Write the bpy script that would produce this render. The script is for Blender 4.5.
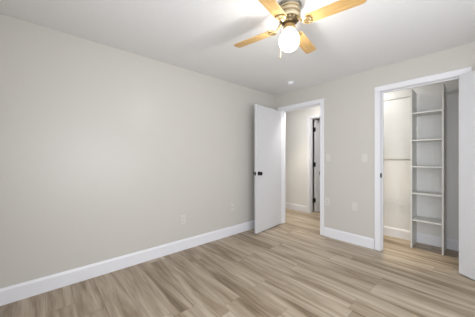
import bpy, bmesh, math, random
from mathutils import Vector, Matrix

for o in list(bpy.data.objects):
    bpy.data.objects.remove(o, do_unlink=True)
S = bpy.context.scene
COL = S.collection
R = math.radians
PI = math.pi

# ------------------------------------------------------------------ room sizes
H = 2.40            # ceiling height
RX = 3.42           # right wall
RY = -3.72          # rear wall
T = 0.12            # wall thickness

# ------------------------------------------------------------------ camera
cd = bpy.data.cameras.new('camera')
cam = bpy.data.objects.new('camera', cd)
COL.objects.link(cam)
cam.location = (2.65, -3.304, 1.21)
cam.rotation_euler = (R(90), 0, R(48.25))
cd.sensor_width = 36
cd.lens = 220 / 475 * 36
cd.shift_y = -0.0006
cd.clip_start = 0.02
S.camera = cam

# ------------------------------------------------------------------ light
w = bpy.data.worlds.new('world')
S.world = w
w.use_nodes = True
bg = w.node_tree.nodes['Background']
bg.inputs[0].default_value = (0.80, 0.88, 1.0, 1)
bg.inputs[1].default_value = 1.0


def area_light(name, loc, rot, sx, sy, power, color):
    l = bpy.data.lights.new(name, 'AREA')
    l.shape = 'RECTANGLE'
    l.size = sx
    l.size_y = sy
    l.energy = power
    l.color = color
    o = bpy.data.objects.new(name, l)
    COL.objects.link(o)
    o.location = loc
    o.rotation_euler = rot
    return o


DAY = (0.90, 0.945, 1.0)
# daylight coming in through the two windows behind the camera
area_light('daylight_right_window', (RX - 0.005, -2.32, 1.20), (0, R(90), 0), 1.25, 1.65, 35.5, DAY)
area_light('daylight_rear_window', (2.55, RY + 0.005, 1.20), (R(-90), 0, R(180)), 1.4, 1.25, 33, DAY)

LAMP_GLOBE = 4.0
LAMP_BULB = 270.0
LAMP_CLOSET = 33.0
LAMP_HALL = 92.0
FILL_CLOSET = 105.0  # strengths of the added fill spots, closet then hall
FILL_HALL = 80.0

S.view_settings.view_transform = 'Standard'
S.view_settings.look = 'None'
S.view_settings.gamma = 1
S.view_settings.use_curve_mapping = False
S.view_settings.exposure = 0.0


# ------------------------------------------------------------------ materials
def srgb(r, g, b):
    f = lambda c: (c / 255 / 12.92) if c / 255 <= 0.04045 else ((c / 255 + 0.055) / 1.055) ** 2.4
    return (f(r), f(g), f(b), 1)


def mat(name, col, rough=0.5, metal=0.0, bump=0.0, bscale=200, var=0.0, vscale=3.0, spec=0.5, emit=None, estr=0.0):
    m = bpy.data.materials.new(name)
    m.use_nodes = True
    nt = m.node_tree
    b = nt.nodes['Principled BSDF']
    b.inputs['Base Color'].default_value = col
    b.inputs['Roughness'].default_value = rough
    b.inputs['Metallic'].default_value = metal
    b.inputs['Specular IOR Level'].default_value = spec
    tc = nt.nodes.new('ShaderNodeTexCoord')
    if var > 0:
        n = nt.nodes.new('ShaderNodeTexNoise')
        n.inputs['Scale'].default_value = vscale
        n.inputs['Detail'].default_value = 4
        nt.links.new(tc.outputs['Object'], n.inputs['Vector'])
        mx = nt.nodes.new('ShaderNodeMix')
        mx.data_type = 'RGBA'
        mx.inputs[6].default_value = tuple(c * (1 - var) for c in col[:3]) + (1,)
        mx.inputs[7].default_value = tuple(min(1, c * (1 + var)) for c in col[:3]) + (1,)
        nt.links.new(n.outputs['Fac'], mx.inputs[0])
        nt.links.new(mx.outputs[2], b.inputs['Base Color'])
    if bump > 0:
        n = nt.nodes.new('ShaderNodeTexNoise')
        n.inputs['Scale'].default_value = bscale
        n.inputs['Detail'].default_value = 3
        nt.links.new(tc.outputs['Object'], n.inputs['Vector'])
        bp = nt.nodes.new('ShaderNodeBump')
        bp.inputs['Strength'].default_value = bump
        bp.inputs['Distance'].default_value = 0.002
        nt.links.new(n.outputs['Fac'], bp.inputs['Height'])
        nt.links.new(bp.outputs[0], b.inputs['Normal'])
    if emit:
        b.inputs['Emission Color'].default_value = emit
        b.inputs['Emission Strength'].default_value = estr
    return m


def wood_floor():
    m = bpy.data.materials.new('vinyl_plank_floor')
    m.use_nodes = True
    nt = m.node_tree
    N, L = nt.nodes, nt.links
    b = N['Principled BSDF']

    def math_(op, a, bb=None, c=None):
        n = N.new('ShaderNodeMath')
        n.operation = op
        for i, v in enumerate((a, bb, c)):
            if v is None:
                continue
            if isinstance(v, (int, float)):
                n.inputs[i].default_value = v
            else:
                L.new(v, n.inputs[i])
        return n.outputs[0]
    tc = N.new('ShaderNodeTexCoord')
    sp = N.new('ShaderNodeSeparateXYZ')
    L.new(tc.outputs['Object'], sp.inputs[0])
    X, Y = sp.outputs[0], sp.outputs[1]
    PW, PL = 0.182, 1.22
    row = math_('FLOOR', math_('DIVIDE', Y, PW))
    wr = N.new('ShaderNodeTexWhiteNoise')
    wr.noise_dimensions = '1D'
    L.new(math_('ADD', row, 31.7), wr.inputs['W'])
    xs = math_('ADD', math_('DIVIDE', X, PL), math_('MULTIPLY', wr.outputs['Value'], 7.0))
    idx = math_('FLOOR', xs)
    cv = N.new('ShaderNodeCombineXYZ')
    L.new(idx, cv.inputs[0])
    L.new(row, cv.inputs[1])
    wp = N.new('ShaderNodeTexWhiteNoise')
    wp.noise_dimensions = '2D'
    L.new(cv.outputs[0], wp.inputs['Vector'])
    rnd = wp.outputs['Value']
    spc = N.new('ShaderNodeSeparateColor')
    L.new(wp.outputs['Color'], spc.inputs[0])
    # grain coordinates, stretched along the plank and shifted for every plank
    g = N.new('ShaderNodeCombineXYZ')
    L.new(math_('ADD', math_('MULTIPLY', X, 0.65), math_('MULTIPLY', rnd, 57.0)), g.inputs[0])
    L.new(math_('ADD', math_('MULTIPLY', Y, 7.5), math_('MULTIPLY', spc.outputs[1], 31.0)), g.inputs[1])
    L.new(math_('MULTIPLY', rnd, 19.0), g.inputs[2])
    n1 = N.new('ShaderNodeTexNoise')
    n1.inputs['Scale'].default_value = 1.25
    n1.inputs['Detail'].default_value = 3.2
    n1.inputs['Roughness'].default_value = 0.5
    n1.inputs['Distortion'].default_value = 1.3
    L.new(g.outputs[0], n1.inputs['Vector'])
    g2 = N.new('ShaderNodeCombineXYZ')
    L.new(math_('ADD', math_('MULTIPLY', X, 3.0), math_('MULTIPLY', rnd, 91.0)), g2.inputs[0])
    L.new(math_('MULTIPLY', Y, 52.0), g2.inputs[1])
    L.new(rnd, g2.inputs[2])
    n2 = N.new('ShaderNodeTexNoise')
    n2.inputs['Scale'].default_value = 1.6
    n2.inputs['Detail'].default_value = 5.0
    n2.inputs['Distortion'].default_value = 0.4
    L.new(g2.outputs[0], n2.inputs['Vector'])
    f = math_('ADD', n1.outputs['Fac'], math_('MULTIPLY', math_('SUBTRACT', n2.outputs['Fac'], 0.5), 0.36))
    f = math_('ADD', f, math_('MULTIPLY', math_('SUBTRACT', spc.outputs[2], 0.5), 0.20))
    cr = N.new('ShaderNodeValToRGB')
    e = cr.color_ramp.elements
    e[0].position = 0.22
    e[0].color = FLOOR_COL[0]
    e[1].position = 0.80
    e[1].color = FLOOR_COL[4]
    for p, c in ((0.36, FLOOR_COL[1]), (0.48, FLOOR_COL[2]), (0.62, FLOOR_COL[3])):
        el = e.new(p)
        el.color = c
    L.new(f, cr.inputs[0])
    # fine seams between the planks
    fy = math_('FRACT', math_('DIVIDE', Y, PW))
    fx = math_('FRACT', xs)
    sy = math_('LESS_THAN', math_('MINIMUM', fy, math_('SUBTRACT', 1.0, fy)), 0.0085)
    sx = math_('LESS_THAN', math_('MINIMUM', fx, math_('SUBTRACT', 1.0, fx)), 0.0013)
    seam = math_('MAXIMUM', sy, sx)
    mx = N.new('ShaderNodeMix')
    mx.data_type = 'RGBA'
    L.new(math_('MULTIPLY', seam, 0.45), mx.inputs[0])
    L.new(cr.outputs[0], mx.inputs[6])
    mx.inputs[7].default_value = srgb(84, 68, 52)
    L.new(mx.outputs[2], b.inputs['Base Color'])
    b.inputs['Roughness'].default_value = 0.42
    b.inputs['Specular IOR Level'].default_value = 0.35
    bp = N.new('ShaderNodeBump')
    bp.inputs['Strength'].default_value = 0.12
    bp.inputs['Distance'].default_value = 0.001
    L.new(math_('SUBTRACT', n2.outputs['Fac'], seam), bp.inputs['Height'])
    L.new(bp.outputs[0], b.inputs['Normal'])
    return m


def blade_wood():
    m = bpy.data.materials.new('light_oak_blade')
    m.use_nodes = True
    nt = m.node_tree
    N, L = nt.nodes, nt.links
    b = N['Principled BSDF']
    tc = N.new('ShaderNodeTexCoord')
    mp = N.new('ShaderNodeMapping')
    mp.inputs['Scale'].default_value = (4, 45, 10)
    L.new(tc.outputs['Object'], mp.inputs[0])
    n = N.new('ShaderNodeTexNoise')
    n.inputs['Scale'].default_value = 1.5
    n.inputs['Detail'].default_value = 5
    n.inputs['Distortion'].default_value = 0.8
    L.new(mp.outputs[0], n.inputs['Vector'])
    cr = N.new('ShaderNodeValToRGB')
    cr.color_ramp.elements[0].position = 0.3
    cr.color_ramp.elements[0].color = srgb(190, 150, 92)
    cr.color_ramp.elements[1].position = 0.7
    cr.color_ramp.elements[1].color = srgb(214, 178, 120)
    L.new(n.outputs['Fac'], cr.inputs[0])
    L.new(cr.outputs[0], b.inputs['Base Color'])
    b.inputs['Roughness'].default_value = 0.35
    return m


FLOOR_COL = [srgb(118, 102, 83), srgb(145, 128, 107), srgb(166, 150, 130), srgb(184, 169, 150), srgb(199, 187, 170)]
M = {
    'wall': mat('greige_wall_paint', srgb(207, 203, 197), 0.32, bump=0.06, bscale=140, var=0.012, vscale=1.5, spec=0.35),
    'ceil': mat('ceiling_paint', srgb(234, 234, 234), 0.9, bump=0.5, bscale=90, var=0.015, vscale=30, spec=0.1),
    'trim': mat('white_trim_paint', srgb(236, 236, 240), 0.35, var=0.008, vscale=6),
    'door': mat('white_door_paint', srgb(217, 217, 220), 0.4, bump=0.05, bscale=120, var=0.008, vscale=4),
    'closet': mat('closet_white_paint', srgb(232, 231, 228), 0.55, bump=0.1, bscale=140, var=0.01),
    'melamine': mat('white_melamine', srgb(222, 221, 217), 0.4, var=0.008),
    'rodgrey': mat('grey_rod_enamel', srgb(138, 135, 129), 0.4, var=0.02, vscale=20),
    'black': mat('matte_black_metal', srgb(22, 22, 23), 0.4, 0.6, var=0.05, vscale=40),
    'plate': mat('white_plastic', srgb(216, 213, 207), 0.35, var=0.006, vscale=30),
    'slot': mat('dark_slot', srgb(60, 58, 55), 0.6, var=0.05, vscale=40),
    'pewter': mat('brushed_pewter', srgb(150, 146, 138), 0.4, 0.7, var=0.06, vscale=30),
    'brass': mat('antique_brass', srgb(158, 136, 96), 0.38, 0.6, var=0.08, vscale=25),
    'cream': mat('cream_enamel', srgb(186, 172, 144), 0.35, var=0.03, vscale=20),
    'fitter': mat('aged_brass_fitter', srgb(150, 124, 80), 0.4, 0.5, var=0.08, vscale=30),
    'bronze': mat('dark_bronze', srgb(92, 78, 56), 0.4, 0.6, var=0.1, vscale=30),
    'blade': blade_wood(),
    'globe': mat('lit_opal_glass', srgb(250, 248, 240), 0.3, var=0.005, emit=(1.0, 0.975, 0.94, 1), estr=LAMP_GLOBE),
    'bulb': mat('lit_bulb', srgb(250, 248, 240), 0.3, var=0.005, emit=(1.0, 0.98, 0.95, 1), estr=LAMP_BULB),
    'clamp': mat('lit_closet_diffuser', srgb(250, 246, 236), 0.4, var=0.005, emit=(1.0, 0.98, 0.95, 1), estr=LAMP_CLOSET),
    'hlamp': mat('lit_hall_diffuser', srgb(250, 246, 236), 0.4, var=0.005, emit=(1.0, 0.98, 0.95, 1), estr=LAMP_HALL),
    'floor': wood_floor(),
    'steel': mat('brushed_steel', srgb(180, 180, 180), 0.35, 0.9, var=0.03, vscale=40),
    'glass': mat('window_glass', (1, 1, 1, 1), 0.0, var=0.001),
}
M['globe'].node_tree.nodes['Principled BSDF'].inputs['Alpha'].default_value = 0.45
M['glass'].node_tree.nodes['Principled BSDF'].inputs['Transmission Weight'].default_value = 1.0


# ------------------------------------------------------------------ mesh helpers
def box(bm, x0, y0, z0, x1, y1, z1):
    mtx = Matrix.Translation(((x0 + x1) / 2, (y0 + y1) / 2, (z0 + z1) / 2)) @ Matrix.Diagonal((abs(x1 - x0), abs(y1 - y0), abs(z1 - z0), 1))
    return bmesh.ops.create_cube(bm, size=1.0, matrix=mtx)['verts']


def lathe(bm, prof, n=40, mtx=Matrix()):
    rings = []
    for r, z in prof:
        if r < 1e-6:
            rings.append([bm.verts.new(mtx @ Vector((0, 0, z)))])
        else:
            rings.append([bm.verts.new(mtx @ Vector((r * math.cos(2 * PI * i / n), r * math.sin(2 * PI * i / n), z))) for i in range(n)])
    for a, b in zip(rings, rings[1:]):
        for i in range(n):
            j = (i + 1) % n
            if len(a) == 1 and len(b) == 1:
                continue
            if len(a) == 1:
                bm.faces.new((a[0], b[i], b[j]))
            elif len(b) == 1:
                bm.faces.new((a[j], a[i], b[0]))
            else:
                bm.faces.new((a[j], a[i], b[i], b[j]))


def tube(bm, pts, r, n=10):
    pts = [Vector(p) for p in pts]
    rings = []
    for i, p in enumerate(pts):
        d = (pts[min(i + 1, len(pts) - 1)] - pts[max(i - 1, 0)]).normalized()
        u = d.cross(Vector((0, 0, 1)))
        if u.length < 1e-3:
            u = d.cross(Vector((0, 1, 0)))
        u.normalize()
        v = d.cross(u)
        rr = r[i] if isinstance(r, (list, tuple)) else r
        rings.append([bm.verts.new(p + rr * (math.cos(2 * PI * k / n) * u + math.sin(2 * PI * k / n) * v)) for k in range(n)])
    for a, b in zip(rings, rings[1:]):
        for i in range(n):
            j = (i + 1) % n
            bm.faces.new((a[i], a[j], b[j], b[i]))
    bm.faces.new(rings[0])
    bm.faces.new(rings[-1])


def prism(bm, outline, z0, z1, mtx=Matrix()):
    """closed outline in xy pushed from z0 to z1"""
    lo = [bm.verts.new(mtx @ Vector((x, y, z0))) for x, y in outline]
    hi = [bm.verts.new(mtx @ Vector((x, y, z1))) for x, y in outline]
    n = len(lo)
    bm.faces.new(list(reversed(lo)))
    bm.faces.new(hi)
    for i in range(n):
        j = (i + 1) % n
        bm.faces.new((lo[i], lo[j], hi[j], hi[i]))


def obj(name, bm, m, parent=None, bevel=0.0, smooth=False, loc=None, rot=None):
    bmesh.ops.recalc_face_normals(bm, faces=bm.faces[:])
    me = bpy.data.meshes.new(name)
    bm.to_mesh(me)
    bm.free()
    o = bpy.data.objects.new(name, me)
    COL.objects.link(o)
    me.materials.append(M[m] if isinstance(m, str) else m)
    if parent:
        o.parent = parent
    if loc:
        o.location = loc
    if rot:
        o.rotation_euler = rot
    if bevel:
        b = o.modifiers.new('bevel', 'BEVEL')
        b.width = bevel
        b.segments = 2
        b.limit_method = 'ANGLE'
        b.angle_limit = R(40)
    if smooth:
        for p in me.polygons:
            p.use_smooth = True
    return o


def boxes(name, lst, m, parent=None, bevel=0.0, loc=None, rot=None):
    bm = bmesh.new()
    for b in lst:
        box(bm, *b)
    return obj(name, bm, m, parent, bevel, loc=loc, rot=rot)


def tag(o, label, cat, group=None, kind=None):
    o['label'] = label
    o['category'] = cat
    if group:
        o['group'] = group
    if kind:
        o['kind'] = kind
    return o


def thing(name, label, cat, loc=(0, 0, 0), rotz=0.0, group=None, kind=None):
    o = bpy.data.objects.new(name, None)
    COL.objects.link(o)
    o.empty_display_size = 0.1
    o.location = loc
    o.rotation_euler = (0, 0, rotz)
    return tag(o, label, cat, group, kind)


def struct(o, label, cat):
    return tag(o, label, cat, kind='structure')


# ------------------------------------------------------------------ layout numbers
E0, E1 = 0.162, 0.918          # entry doorway clear opening (x)
C0, C1 = 1.752, 2.500          # closet doorway clear opening (x)
HEAD = 2.08                    # clear height of the doorways
J = 0.02                       # jamb board
CW, CT = 0.072, 0.016          # casing width, thickness
BH, BT = 0.138, 0.015          # baseboard
CB = 0.755                     # closet back wall
CL, CR = 1.12, 3.05            # closet side walls
HY = 1.13                      # hall far wall face
HX0, HX1 = -1.9, 1.0           # hall extent
D0, D1 = 0.085, 0.865          # hall door opening
B = 0.12

# ------------------------------------------------------------------ floor, ceiling, walls
struct(boxes('floor', [(-2.1, RY - T, -0.1, RX + T, 2.95, 0)], 'floor'), 'wood-look vinyl plank floor running through room, closet and hall', 'floor')
struct(boxes('ceiling', [(-2.1, RY - T, H, RX + T, 2.95, H + 0.1)], 'ceil'), 'light textured ceiling above the whole room', 'ceiling')
struct(boxes('wall_left', [(-T, RY - T, 0, 0, 0, H)], 'wall'), 'long plain greige wall on the left', 'wall')

X = [(-2.1, E0 - J), (E1 + J, C0 - J), (C1 + J, RX)]
struct(boxes('wall_far', [(a, 0, 0, b, T, H) for a, b in X] + [(E0 - J, 0, HEAD + J, E1 + J, T, H), (C0 - J, 0, HEAD + J, C1 + J, T, H)], 'wall'),
       'greige far wall with the entry doorway and the closet doorway', 'wall')

# right wall with a window opening
WY0, WY1, WZ0, WZ1 = -3.17, -1.47, 0.55, 1.85
struct(boxes('wall_right', [(RX, RY - T, 0, RX + T, WY0, H), (RX, WY1, 0, RX + T, T, H), (RX, WY0, 0, RX + T, WY1, WZ0), (RX, WY0, WZ1, RX + T, WY1, H)], 'wall'),
       'greige wall on the right behind the camera with a window', 'wall')
VX0, VX1 = 1.82, 3.28
struct(boxes('wall_rear', [(0, RY - T, 0, VX0, RY, H), (VX1, RY - T, 0, RX, RY, H), (VX0, RY - T, 0, VX1, RY, WZ0), (VX0, RY - T, WZ1, VX1, RY, H)], 'wall'),
       'greige rear wall behind the camera with a window', 'wall')

# closet shell, hall shell and the room beyond the hall
struct(boxes('wall_closet_back', [(CL - 0.0, CB, 0, CR + 0.1, CB + 0.1, H)], 'closet'), 'pale back wall of the closet', 'wall')
struct(boxes('wall_closet_left', [(CL - 0.1, T, 0, CL, HY + B, H)], 'closet'), 'pale left side wall of the closet', 'wall')
struct(boxes('wall_closet_right', [(CR, T, 0, CR + 0.1, CB, H)], 'closet'), 'pale right side wall of the closet', 'wall')
struct(boxes('wall_hall_far', [(-2.1, HY, 0, D0 - J, HY + B, H), (D1 + J, HY, 0, CL - 0.1, HY + B, H), (D0 - J, HY, HEAD + J, D1 + J, HY + B, H)], 'closet'),
       'pale far wall of the hall seen through the entry doorway', 'wall')
struct(boxes('wall_hall_left', [(-2.1, T, 0, -2.0, HY, H)], 'closet'), 'pale end wall of the hall', 'wall')
struct(boxes('wall_beyond', [(-1.0, 2.85, 0, 1.6, 2.95, H), (-1.0, HY + B, 0, -0.9, 2.85, H), (1.5, HY + B, 0, 1.6, 2.85, H), (CL, HY, 0, 1.6, HY + B, H)], 'wall'),
       'walls of the dark room beyond the hall door', 'wall')


# ------------------------------------------------------------------ baseboards
def baseboard(name, p0, p1, nrm, label, parent_list=None):
    """board from p0 to p1 (xy) standing off the wall along nrm, small eased top"""
    bm = bmesh.new()
    prof = [(0, 0), (BT, 0), (BT, BH - 0.022), (BT * 0.72, BH - 0.012), (BT * 0.5, BH - 0.003), (BT * 0.3, BH), (0, BH)]
    a, b = Vector((p0[0], p0[1], 0)), Vector((p1[0], p1[1], 0))
    n = Vector((nrm[0], nrm[1], 0))
    r0 = [bm.verts.new(a + n * d + Vector((0, 0, z))) for d, z in prof]
    r1 = [bm.verts.new(b + n * d + Vector((0, 0, z))) for d, z in prof]
    k = len(prof)
    for i in range(k):
        j = (i + 1) % k
        bm.faces.new((r0[i], r0[j], r1[j], r1[i]))
    bm.faces.new(r0)
    bm.faces.new(list(reversed(r1)))
    return struct(obj(name, bm, 'trim'), label, 'baseboard')


baseboard('baseboard_left', (0, RY), (0, 0), (1, 0), 'white baseboard along the long left wall')
baseboard('baseboard_far', (E1 + CW, 0), (C0 - CW, 0), (0, -1), 'white baseboard on the far wall between the two doorways')
baseboard('baseboard_far_right', (C1 + CW, 0), (RX, 0), (0, -1), 'white baseboard right of the closet doorway')
baseboard('baseboard_far_left', (BT, 0), (E0 - CW, 0), (0, -1), 'short white baseboard in the corner behind the entry door')
baseboard('baseboard_right', (RX, RY), (RX, -BT), (-1, 0), 'white baseboard along the right wall')
baseboard('baseboard_rear', (BT, RY), (RX - BT, RY), (0, 1), 'white baseboard along the rear wall')
baseboard('baseboard_closet', (CL, CB), (CR, CB), (0, -1), 'white baseboard along the closet back wall')
baseboard('baseboard_hall', (HX0, HY), (D0 - CW, HY), (0, -1), 'white baseboard along the hall wall beyond the entry doorway')


# ------------------------------------------------------------------ door frames
def door_frame(name, x0, x1, y0, y1, label, front, back, stop_y, strike=None):
    """jambs lining an opening in a wall between y0 and y1; casings are parts"""
    t = boxes(name, [(x0 - J, y0, 0, x0, y1, HEAD + J), (x1, y0, 0, x1 + J, y1, HEAD + J), (x0, y0, HEAD, x1, y1, HEAD + J)], 'trim', bevel=0.0015)
    struct(t, label, 'door frame')
    rv = 0.004
    for on, ya, yb in ((front, y0 - CT, y0), (back, y1, y1 + CT)):
        if on:
            boxes('casing', [(x0 + rv - CW, ya, 0, x0 - rv, yb, HEAD + rv), (x1 + rv, ya, 0, x1 - rv + CW, yb, HEAD + rv),
                             (x0 + rv - CW, ya, HEAD + rv, x1 - rv + CW, yb, HEAD - rv + CW)], 'trim', t, bevel=0.004)
    s = 0.012
    boxes('door_stop', [(x0, stop_y, 0, x0 + s, stop_y + 0.035, HEAD), (x1 - s, stop_y, 0, x1, stop_y + 0.035, HEAD),
                        (x0 + s, stop_y, HEAD - s, x1 - s, stop_y + 0.035, HEAD)], 'trim', t, bevel=0.002)
    return t


f1 = door_frame('trim_1', E0, E1, 0, T, 'white painted frame and casing of the entry doorway', True, True, 0.045)
f2 = door_frame('trim_2', C0, C1, 0, T, 'white painted frame and casing of the closet doorway', True, True, 0.045)
f3 = door_frame('trim_3', D0, D1, HY, HY + B, 'white painted frame and casing of the hall doorway', True, True, HY + 0.04)


def strike(parent, x, side, z):
    """black plate let into the jamb face; side +1 faces +x"""
    o = boxes('strike_plate', [(x, 0.002, z - 0.032, x + side * 0.002, 0.046, z + 0.032), (x + side * 0.0021, -0.017, z - 0.026, x + side * 0.0045, 0.012, z + 0.026),
                               (x - side * 0.0065, -CT * 0.5, z - 0.018, x + side * 0.0021, -0.0005, z + 0.018)], 'black', parent, bevel=0.0006)
    o['label'] = 'black strike plate'
    return o


strike(f1, E1, -1, 0.972)
strike(f2, C0, 1, 0.985)


# ------------------------------------------------------------------ doors
def knob(parent, x, z, y_face, sgn):
    """round knob with rosette on a face at local y=y_face, sticking out along sgn*y"""
    rot = Matrix.Translation((x, y_face, z)) @ Matrix.Rotation(R(-90) * sgn, 4, 'X')
    bm = bmesh.new()
    lathe(bm, [(0, -0.0005), (0.032, -0.0005), (0.033, 0.003), (0.030, 0.008), (0.014, 0.010), (0, 0.010)], 32, rot)
    r = obj('rosette', bm, 'black', parent, smooth=True)
    bm = bmesh.new()
    lathe(bm, [(0, 0.0), (0.011, 0.0), (0.011, 0.024), (0.017, 0.028), (0.027, 0.034), (0.031, 0.045), (0.029, 0.054), (0.019, 0.061), (0.007, 0.062), (0, 0.062)], 32, rot)
    k = obj('knob', bm, 'black', r, smooth=True)
    return k


def hinge_knuckle(parent, x, y, z):
    bm = bmesh.new()
    tube(bm, [(x, y, z - 0.045), (x, y, z + 0.045)], 0.0075, 14)
    bmesh.ops.create_uvsphere(bm, u_segments=12, v_segments=8, radius=0.0078, matrix=Matrix.Translation((x, y, z + 0.047)))
    bmesh.ops.create_uvsphere(bm, u_segments=12, v_segments=8, radius=0.0078, matrix=Matrix.Translation((x, y, z - 0.047)))
    return obj('hinge', bm, 'black', parent, smooth=True)


DT = 0.035


def door(name, label, pivot, ang, width, height, swing, knobs=True, hinges=True, knob_z=0.965):
    """slab from the hinge edge along local +x; visible face at local y=0, body on the swing side (+1 or -1)"""
    y0, y1 = (0, DT) if swing > 0 else (-DT, 0)
    bm = bmesh.new()
    box(bm, 0, y0, 0.012, width, y1, height)
    d = obj(name, bm, 'door', bevel=0.002, loc=(pivot[0], pivot[1], 0), rot=(0, 0, ang))
    struct(d, label, 'door')
    if knobs:
        knob(d, width - 0.067, knob_z, y0, -1)
        knob(d, width - 0.067, knob_z, y1, 1)
        lp = boxes('latch_plate', [(width - 0.0005, (y0 + y1) / 2 - 0.0125, knob_z - 0.028, width + 0.0012, (y0 + y1) / 2 + 0.0125, knob_z + 0.028),
                                   (width, (y0 + y1) / 2 - 0.006, knob_z - 0.010, width + 0.009, (y0 + y1) / 2 + 0.006, knob_z + 0.010)], 'black', d, bevel=0.0006)
    return d


# entry door, swung into the room: hinge corner by the left jamb, far edge out in the room
ph = Vector((0.168, -0.010))
pf = Vector((0.252, -0.765))
dv = pf - ph
ang = math.atan2(dv.y, dv.x)
d1 = door('door_1', 'white flush entry door standing open at the far left corner, black knob', (ph.x, ph.y), ang, dv.length, 2.068, -1)
for z in (0.26, 1.05, 1.84):
    hinge_knuckle(d1, -0.006, -DT - 0.004, z)

# closet door, swung right back so its leaf covers the right casing
d2 = door('door_2', 'white flush closet door swung wide open at the right edge', (2.474, -0.052), R(-35), 0.738, 2.070, 1)
for z in (0.26, 1.05, 1.84):
    hinge_knuckle(d2, -0.002, DT + 0.003, z)

# hall door, opened into the room beyond
d3 = door('door_3', 'white hall door with black hinges ajar beyond the entry doorway', (D0 + 0.060, HY + B + 0.012), R(69), 0.76, 2.068, 1, knob_z=0.965)
for z in (0.27, 1.07, 1.85):
    h_ = boxes('hinge', [(-0.012, -0.012, z - 0.048, -0.0005, 0.056, z + 0.048)], 'black', d3, bevel=0.002)

# ------------------------------------------------------------------ windows (behind the camera)


def window(name, label, along_x, a0, a1, z0, z1, wall, outward):
    """two-sash window set in a wall; wall = coordinate of its inner face, outward = +1/-1"""
    def bx(a, b, za, zb, d0, d1):
        lo, hi = wall + outward * d0, wall + outward * d1
        lo, hi = min(lo, hi), max(lo, hi)
        return (a, lo, za, b, hi, zb) if along_x else (lo, a, za, hi, b, zb)
    fr = boxes(name, [bx(a0, a0 + 0.04, z0, z1, 0.04, T), bx(a1 - 0.04, a1, z0, z1, 0.04, T), bx(a0, a1, z0, z0 + 0.04, 0.04, T), bx(a0, a1, z1 - 0.04, z1, 0.04, T)], 'trim', bevel=0.003)
    struct(fr, label, 'window')
    mid = (a0 + a1) / 2
    boxes('mullion', [bx(mid - 0.03, mid + 0.03, z0 + 0.04, z1 - 0.04, 0.05, 0.1)], 'trim', fr, bevel=0.003)
    for p, q in ((a0 + 0.04, mid - 0.03), (mid + 0.03, a1 - 0.04)):
        boxes('window_pane', [bx(p, q, z0 + 0.04, z1 - 0.04, 0.07, 0.074)], 'glass', fr)
    boxes('casing', [bx(a0 - 0.07, a0, z0 - 0.07, z1 + 0.07, -0.016, 0), bx(a1, a1 + 0.07, z0 - 0.07, z1 + 0.07, -0.016, 0),
                     bx(a0, a1, z1, z1 + 0.07, -0.016, 0), bx(a0, a1, z0 - 0.07, z0, -0.016, 0)], 'trim', fr, bevel=0.003)
    return fr


window('window_1', 'white framed window in the right wall', False, WY0, WY1, WZ0, WZ1, RX, 1)
window('window_2', 'white framed window in the rear wall', True, VX0, VX1, WZ0, WZ1, RY, -1)

# ------------------------------------------------------------------ ceiling fan
FX, FY = 1.636, -1.857
fan = thing('ceiling_fan', 'cream and brass ceiling fan with four light oak blades and lit globe', 'ceiling fan', (FX, FY, H))
bm = bmesh.new()
lathe(bm, [(0, -0.001), (0.090, -0.001), (0.094, -0.005), (0.094, -0.014), (0.089, -0.020), (0, -0.020)], 56)
obj('canopy', bm, 'pewter', fan, smooth=False, bevel=0.002)
bm = bmesh.new()
lathe(bm, [(0, -0.0205), (0.083, -0.0205), (0.085, -0.026), (0.079, -0.032), (0.079, -0.040), (0.084, -0.044), (0.086, -0.050), (0.083, -0.056), (0.080, -0.060),
           (0.080, -0.078), (0.085, -0.084), (0.087, -0.092), (0.083, -0.100), (0.074, -0.104), (0, -0.104)], 56)
mh = obj('motor_housing', bm, 'cream', fan, smooth=True)
for z, r in ((-0.036, 0.078), (-0.069, 0.079)):
    bm = bmesh.new()
    lathe(bm, [(r, z + 0.004), (r + 0.004, z + 0.004), (r + 0.0055, z), (r + 0.004, z - 0.004), (r, z - 0.004)], 56)
    obj('trim_ring', bm, 'brass', mh, smooth=True)
bm = bmesh.new()
lathe(bm, [(0, -0.1045), (0.070, -0.1045), (0.073, -0.112), (0.069, -0.122), (0.058, -0.134), (0.048, -0.140), (0, -0.140)], 56)
hb = obj('switch_housing', bm, 'bronze', fan, smooth=True)
for i in range(14):
    a = 2 * PI * i / 14
    bm = bmesh.new()
    vs = box(bm, -0.004, -0.007, -0.006, 0.004, 0.007, 0.006)
    bmesh.ops.transform(bm, matrix=Matrix.Rotation(a, 4, 'Z') @ Matrix.Translation((0.0705, 0, -0.114)), verts=vs)
    obj('vent_slot', bm, 'brass', hb)
bm = bmesh.new()
lathe(bm, [(0, -0.1405), (0.036, -0.1405), (0.040, -0.148), (0.045, -0.156), (0.047, -0.168), (0.046, -0.184), (0.043, -0.188), (0, -0.188)], 48)
obj('light_fitter', bm, 'fitter', fan, smooth=True)
# globe: rounded opal shade with a bulb inside
GZ = -0.272
bm = bmesh.new()
prof = [(0, -0.1885), (0.041, -0.1885), (0.043, -0.200)]
for k in range(0, 16):
    a = R(60 - k * (150 / 15))
    prof.append((0.078 * math.cos(a) ** 0.85 if k < 15 else 0.0, GZ + 0.079 * math.sin(a)))
lathe(bm, prof, 48)
obj('globe_shade', bm, 'globe', fan, smooth=True)
bm = bmesh.new()
lathe(bm, [(0, -0.1892), (0.013, -0.1892), (0.013, -0.228), (0.010, -0.232), (0, -0.232)], 24)
sk = obj('bulb_socket', bm, 'fitter', fan, smooth=False)
bm = bmesh.new()
lathe(bm, [(0, -0.2325), (0.012, -0.2325), (0.015, -0.246), (0.024, -0.263), (0.030, -0.280), (0.0305, -0.292), (0.027, -0.307), (0.018, -0.318), (0.008, -0.3225), (0, -0.323)], 24)
obj('bulb', bm, 'bulb', fan, smooth=True)
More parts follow.
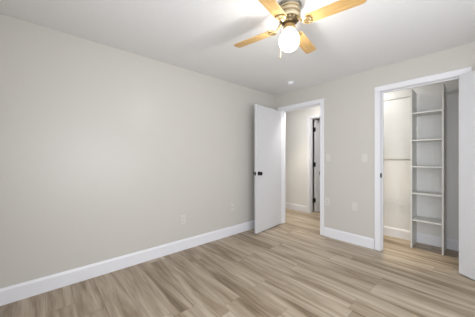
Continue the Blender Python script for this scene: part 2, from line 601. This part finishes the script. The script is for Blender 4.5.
# pull chain with a small fob
bm = bmesh.new()
cx, cy = -0.088, 0.008
tube(bm, [(-0.060, 0.006, -0.122), (cx, cy, -0.135), (cx - 0.003, cy - 0.001, -0.20), (cx - 0.003, cy - 0.001, -0.352)], 0.0012, 6)
for i in range(26):
    bmesh.ops.create_uvsphere(bm, u_segments=6, v_segments=4, radius=0.0015, matrix=Matrix.Translation((cx - 0.003, cy - 0.001, -0.200 - i * 0.006)))
ch = obj('pull_chain', bm, 'brass', fan)
bm = bmesh.new()
lathe(bm, [(0, 0), (0.002, -0.002), (0.0042, -0.012), (0.005, -0.020), (0.003, -0.026), (0, -0.027)], 14, Matrix.Translation((cx - 0.003, cy - 0.001, -0.352)))
obj('fob', bm, 'brass', ch, smooth=True)

BZ = -0.156
RT = 0.525


def blade_outline():
    pts = []
    r0, r1 = 0.135, RT
    w0, w1 = 0.048, 0.053
    rc = 0.03
    pts += [(r0, -w0 + 0.012), (r0 + 0.010, -w0)]
    pts += [(r0 + (r1 - rc - r0) * t, -(w0 + (w1 - w0) * t)) for t in (0.35, 0.7, 1.0)]
    for k in range(1, 7):
        a = R(-90 + k * 15)
        pts.append((r1 - rc + rc * math.cos(a), -(w1 - rc) + rc * math.sin(a)))
    up = [(x, -y) for x, y in reversed(pts)]
    return pts + up


for k in range(4):
    ang = R(11 + 90 * k)
    pitch = Matrix.Translation((0, 0, BZ)) @ Matrix.Rotation(R(-9), 4, 'X')
    bm = bmesh.new()
    prism(bm, blade_outline(), -0.003, 0.003, pitch)
    bl = obj('blade', bm, 'blade', fan, bevel=0.0015)
    bl.rotation_euler = (0, 0, ang)
    # ornate iron: arm from the motor, two scrolls and a plate under the blade root
    bm = bmesh.new()
    tube(bm, [(0.066, 0, -0.115), (0.080, 0, -0.124), (0.094, 0, -0.145), (0.112, 0, BZ - 0.010), (0.140, 0, BZ - 0.009)], [0.011, 0.010, 0.009, 0.009, 0.008], 12)
    for s in (-1, 1):
        z = lambda y: BZ - 0.008 - 0.158 * y
        tube(bm, [(0.106, 0, z(0)), (0.120, s * 0.020, z(s * 0.020)), (0.142, s * 0.034, z(s * 0.034)), (0.163, s * 0.032, z(s * 0.032)), (0.170, s * 0.020, z(s * 0.020)),
                  (0.160, s * 0.014, z(s * 0.014)), (0.152, s * 0.019, z(s * 0.019))], [0.006, 0.006, 0.0065, 0.006, 0.005, 0.0045, 0.004], 10)
    prism(bm, [(0.120, -0.012), (0.138, -0.018), (0.172, -0.012), (0.184, 0), (0.172, 0.012), (0.138, 0.018), (0.120, 0.012)], -0.0085, -0.0035, pitch)
    ir = obj('blade_iron', bm, 'brass', bl, smooth=False, bevel=0.001)
    for (sx, sy) in ((0.142, 0), (0.168, 0)):
        bm = bmesh.new()
        lathe(bm, [(0, -0.0125), (0.004, -0.0115), (0.0055, -0.0085), (0, -0.0085)], 12, pitch @ Matrix.Translation((sx, sy, 0)))
        s_ = obj('screw', bm, 'cream', bl, smooth=True)

# ------------------------------------------------------------------ smoke detector
sd = thing('smoke_detector', 'small round white smoke detector on the ceiling beyond the fan', 'smoke detector', (0.641, -0.389, H))
bm = bmesh.new()
lathe(bm, [(0, -0.0005), (0.055, -0.0005), (0.056, -0.008), (0.052, -0.012), (0, -0.012)], 40)
obj('base', bm, 'trim', sd, smooth=False, bevel=0.001)
bm = bmesh.new()
lathe(bm, [(0, -0.012), (0.047, -0.012), (0.049, -0.020), (0.045, -0.031), (0.034, -0.037), (0, -0.038)], 40)
hd = obj('head', bm, 'trim', sd, smooth=True)
bm = bmesh.new()
lathe(bm, [(0, -0.0378), (0.009, -0.0378), (0.008, -0.041), (0, -0.0415)], 20)
obj('test_button', bm, 'plate', hd, smooth=True)


# ------------------------------------------------------------------ wall plates (built facing -y, then turned)
def wall_plate(kind, name, label, cat, loc, rotz, gangs=1, group=None):
    t = thing(name, label, cat, loc, rotz, group)
    wd = 0.070 if gangs == 1 else 0.116
    boxes('cover_plate', [(-wd / 2, -0.006, -0.0575, wd / 2, -0.0003, 0.0575)], 'plate', t, bevel=0.003)
    for g in range(gangs):
        gx = (g - (gangs - 1) / 2) * 0.046
        if kind == 'outlet':
            for s in (-1, 1):
                rc = boxes('receptacle', [(gx - 0.0165, -0.0085, s * 0.0205 - 0.014, gx + 0.0165, -0.006, s * 0.0205 + 0.014)], 'plate', t, bevel=0.002)
                boxes('slot', [(gx - 0.0075, -0.0088, s * 0.0205 - 0.003, gx - 0.0055, -0.0082, s * 0.0205 + 0.006), (gx + 0.0055, -0.0088, s * 0.0205 - 0.003, gx + 0.0075, -0.0082, s * 0.0205 + 0.006),
                               (gx - 0.002, -0.0088, s * 0.0205 - 0.010, gx + 0.002, -0.0082, s * 0.0205 - 0.006)], 'slot', rc)
        elif kind == 'switch':
            rk = boxes('rocker', [(gx - 0.0165, -0.0085, -0.033, gx + 0.0165, -0.006, 0.033)], 'plate', t, bevel=0.002)
            boxes('paddle', [(gx - 0.013, -0.0115, -0.002, gx + 0.013, -0.0084, 0.028)], 'plate', rk, bevel=0.0012)
        elif kind == 'coax':
            bm = bmesh.new()
            lathe(bm, [(0, 0.006), (0.007, 0.006), (0.007, 0.009), (0.0048, 0.009), (0.0048, 0.017), (0, 0.017)], 20, Matrix.Rotation(R(90), 4, 'X'))
            obj('jack', bm, 'steel', t)
        if kind != 'outlet':
            for z in (-0.046, 0.046):
                bm = bmesh.new()
                lathe(bm, [(0, 0.006), (0.003, 0.006), (0.0025, 0.0074), (0, 0.0076)], 12, Matrix.Translation((gx, 0, z)) @ Matrix.Rotation(R(90), 4, 'X'))
                obj('screw', bm, 'plate', t)
    if kind == 'outlet':
        bm = bmesh.new()
        lathe(bm, [(0, 0.006), (0.003, 0.006), (0.0025, 0.0074), (0, 0.0076)], 12, Matrix.Rotation(R(90), 4, 'X'))
        obj('screw', bm, 'plate', t)
    return t


wall_plate('outlet', 'wall_outlet', 'white duplex outlet low on the long left wall', 'outlet', (0, -1.904, 0.40), R(90))
wall_plate('coax', 'cable_plate', 'white cable jack plate low on the left wall nearest the entry door', 'wall plate', (0, -1.056, 0.433), R(90))
wall_plate('switch', 'light_switch', 'white light switch on the far wall beside the entry doorway casing', 'light switch', (1.052, 0, 1.222), 0)
wall_plate('switch', 'light_switch', 'white light switch on the far wall beside the closet doorway casing', 'light switch', (1.563, 0, 1.212), 0)
wall_plate('outlet', 'wall_outlet', 'white duplex outlet low on the far wall beside the entry doorway casing', 'outlet', (1.038, 0, 0.540), 0)
wall_plate('blank', 'blank_plate', 'blank white plate low on the far wall nearer the closet doorway', 'wall plate', (1.437, 0, 0.525), 0)

# ------------------------------------------------------------------ closet fittings
TX0, TX1, TY0, TY1, TH = 1.985, 2.317, 0.435, CB - BT - 0.001, 2.145
tw = thing('shelf_tower', 'tall narrow white open shelf tower standing in the closet', 'shelf unit', (0, 0, 0))
pt = 0.018
boxes('side_panel', [(TX0, TY0, 0, TX0 + pt, TY1, TH)], 'melamine', tw, bevel=0.001)
boxes('side_panel', [(TX1 - pt, TY0, 0, TX1, TY1, TH)], 'melamine', tw, bevel=0.001)
for z in (0.375, 0.735, 1.095, 1.450, 1.815):
    boxes('shelf', [(TX0 + pt, TY0 + 0.002, z - pt / 2, TX1 - pt, TY1, z + pt / 2)], 'melamine', tw, bevel=0.001)


def closet_rod(x0, x1, y, z, r, label, m='melamine'):
    rod = thing('closet_rod', label, 'rod', ((x0 + x1) / 2, y, z), group='closet hanging rods')
    h = (x1 - x0) / 2
    bm = bmesh.new()
    tube(bm, [(-h + 0.001, 0, 0), (h - 0.001, 0, 0)], r, 20)
    obj('pole', bm, m, rod, smooth=True)
    for x, s in ((-h + 0.0005, 1), (h - 0.0005, -1)):
        bm = bmesh.new()
        lathe(bm, [(r + 0.0002, 0), (r * 1.7, 0), (r * 1.7, 0.004), (r * 1.25, 0.006), (r * 1.25, 0.010), (r + 0.0002, 0.010)], 20,
              Matrix.Translation((x, 0, 0)) @ Matrix.Rotation(R(90) * s, 4, 'Y'))
        obj('flange', bm, 'melamine', rod)
    return rod


closet_rod(CL, TX0, 0.60, 2.083, 0.010, 'upper white hanging rod left of the closet shelf tower')
closet_rod(CL, TX0, 0.60, 1.187, 0.008, 'lower grey hanging rod at eye height left of the closet shelf tower', 'rodgrey')
closet_rod(TX1, CR, 0.60, 2.045, 0.015, 'white hanging rod right of the closet shelf tower')


def dome_light(name, label, loc, r, m):
    t = thing(name, label, 'ceiling light', loc)
    bm = bmesh.new()
    lathe(bm, [(0, -0.0005), (r, -0.0005), (r, -0.016), (r * 0.94, -0.020), (0, -0.020)], 32)
    obj('pan', bm, 'plate', t)
    bm = bmesh.new()
    lathe(bm, [(0, -0.020), (r * 0.9, -0.020), (r * 0.86, -0.034), (r * 0.68, -0.050), (r * 0.35, -0.060), (0, -0.063)], 32)
    obj('diffuser', bm, m, t, smooth=True)
    return t


dome_light('closet_light', 'round white ceiling light inside the closet', (1.30, 0.42, H), 0.13, 'clamp')
dome_light('hall_light', 'round white ceiling light in the hall', (0.58, 0.34, H), 0.13, 'hlamp')


def fill_spot(name, label, loc, power, color, angle):
    """added fill spot, no real fixture: ceiling rim with a spot pointing down"""
    t = thing(name, label, 'ceiling light', loc)
    bm = bmesh.new()
    lathe(bm, [(0.045, -0.0005), (0.062, -0.0005), (0.062, -0.005), (0.050, -0.007), (0.045, -0.003), (0.045, -0.0005)], 32)
    obj('rim', bm, 'plate', t, smooth=False)
    l = bpy.data.lights.new('fill_spot_lamp', 'SPOT')
    l.energy = power
    l.color = color
    l.spot_size = R(angle)
    l.spot_blend = 0.9
    l.shadow_soft_size = 0.03
    lo = bpy.data.objects.new('fill_spot_lamp', l)
    COL.objects.link(lo)
    lo.parent = t
    lo.location = (0, 0, -0.012)
    return t


fill_spot('fill_spot', 'added fill light with a small round rim on the closet ceiling', (1.70, 0.34, H), FILL_CLOSET, (1.0, 0.88, 0.64), 46)  # made-up spot, brightens the closet floor and lower back wall
fill_spot('fill_spot', 'added fill light with a small rim on the hall ceiling', (0.02, 0.62, H), FILL_HALL, (1.0, 0.92, 0.74), 70)  # made-up spot, brightens the hall floor
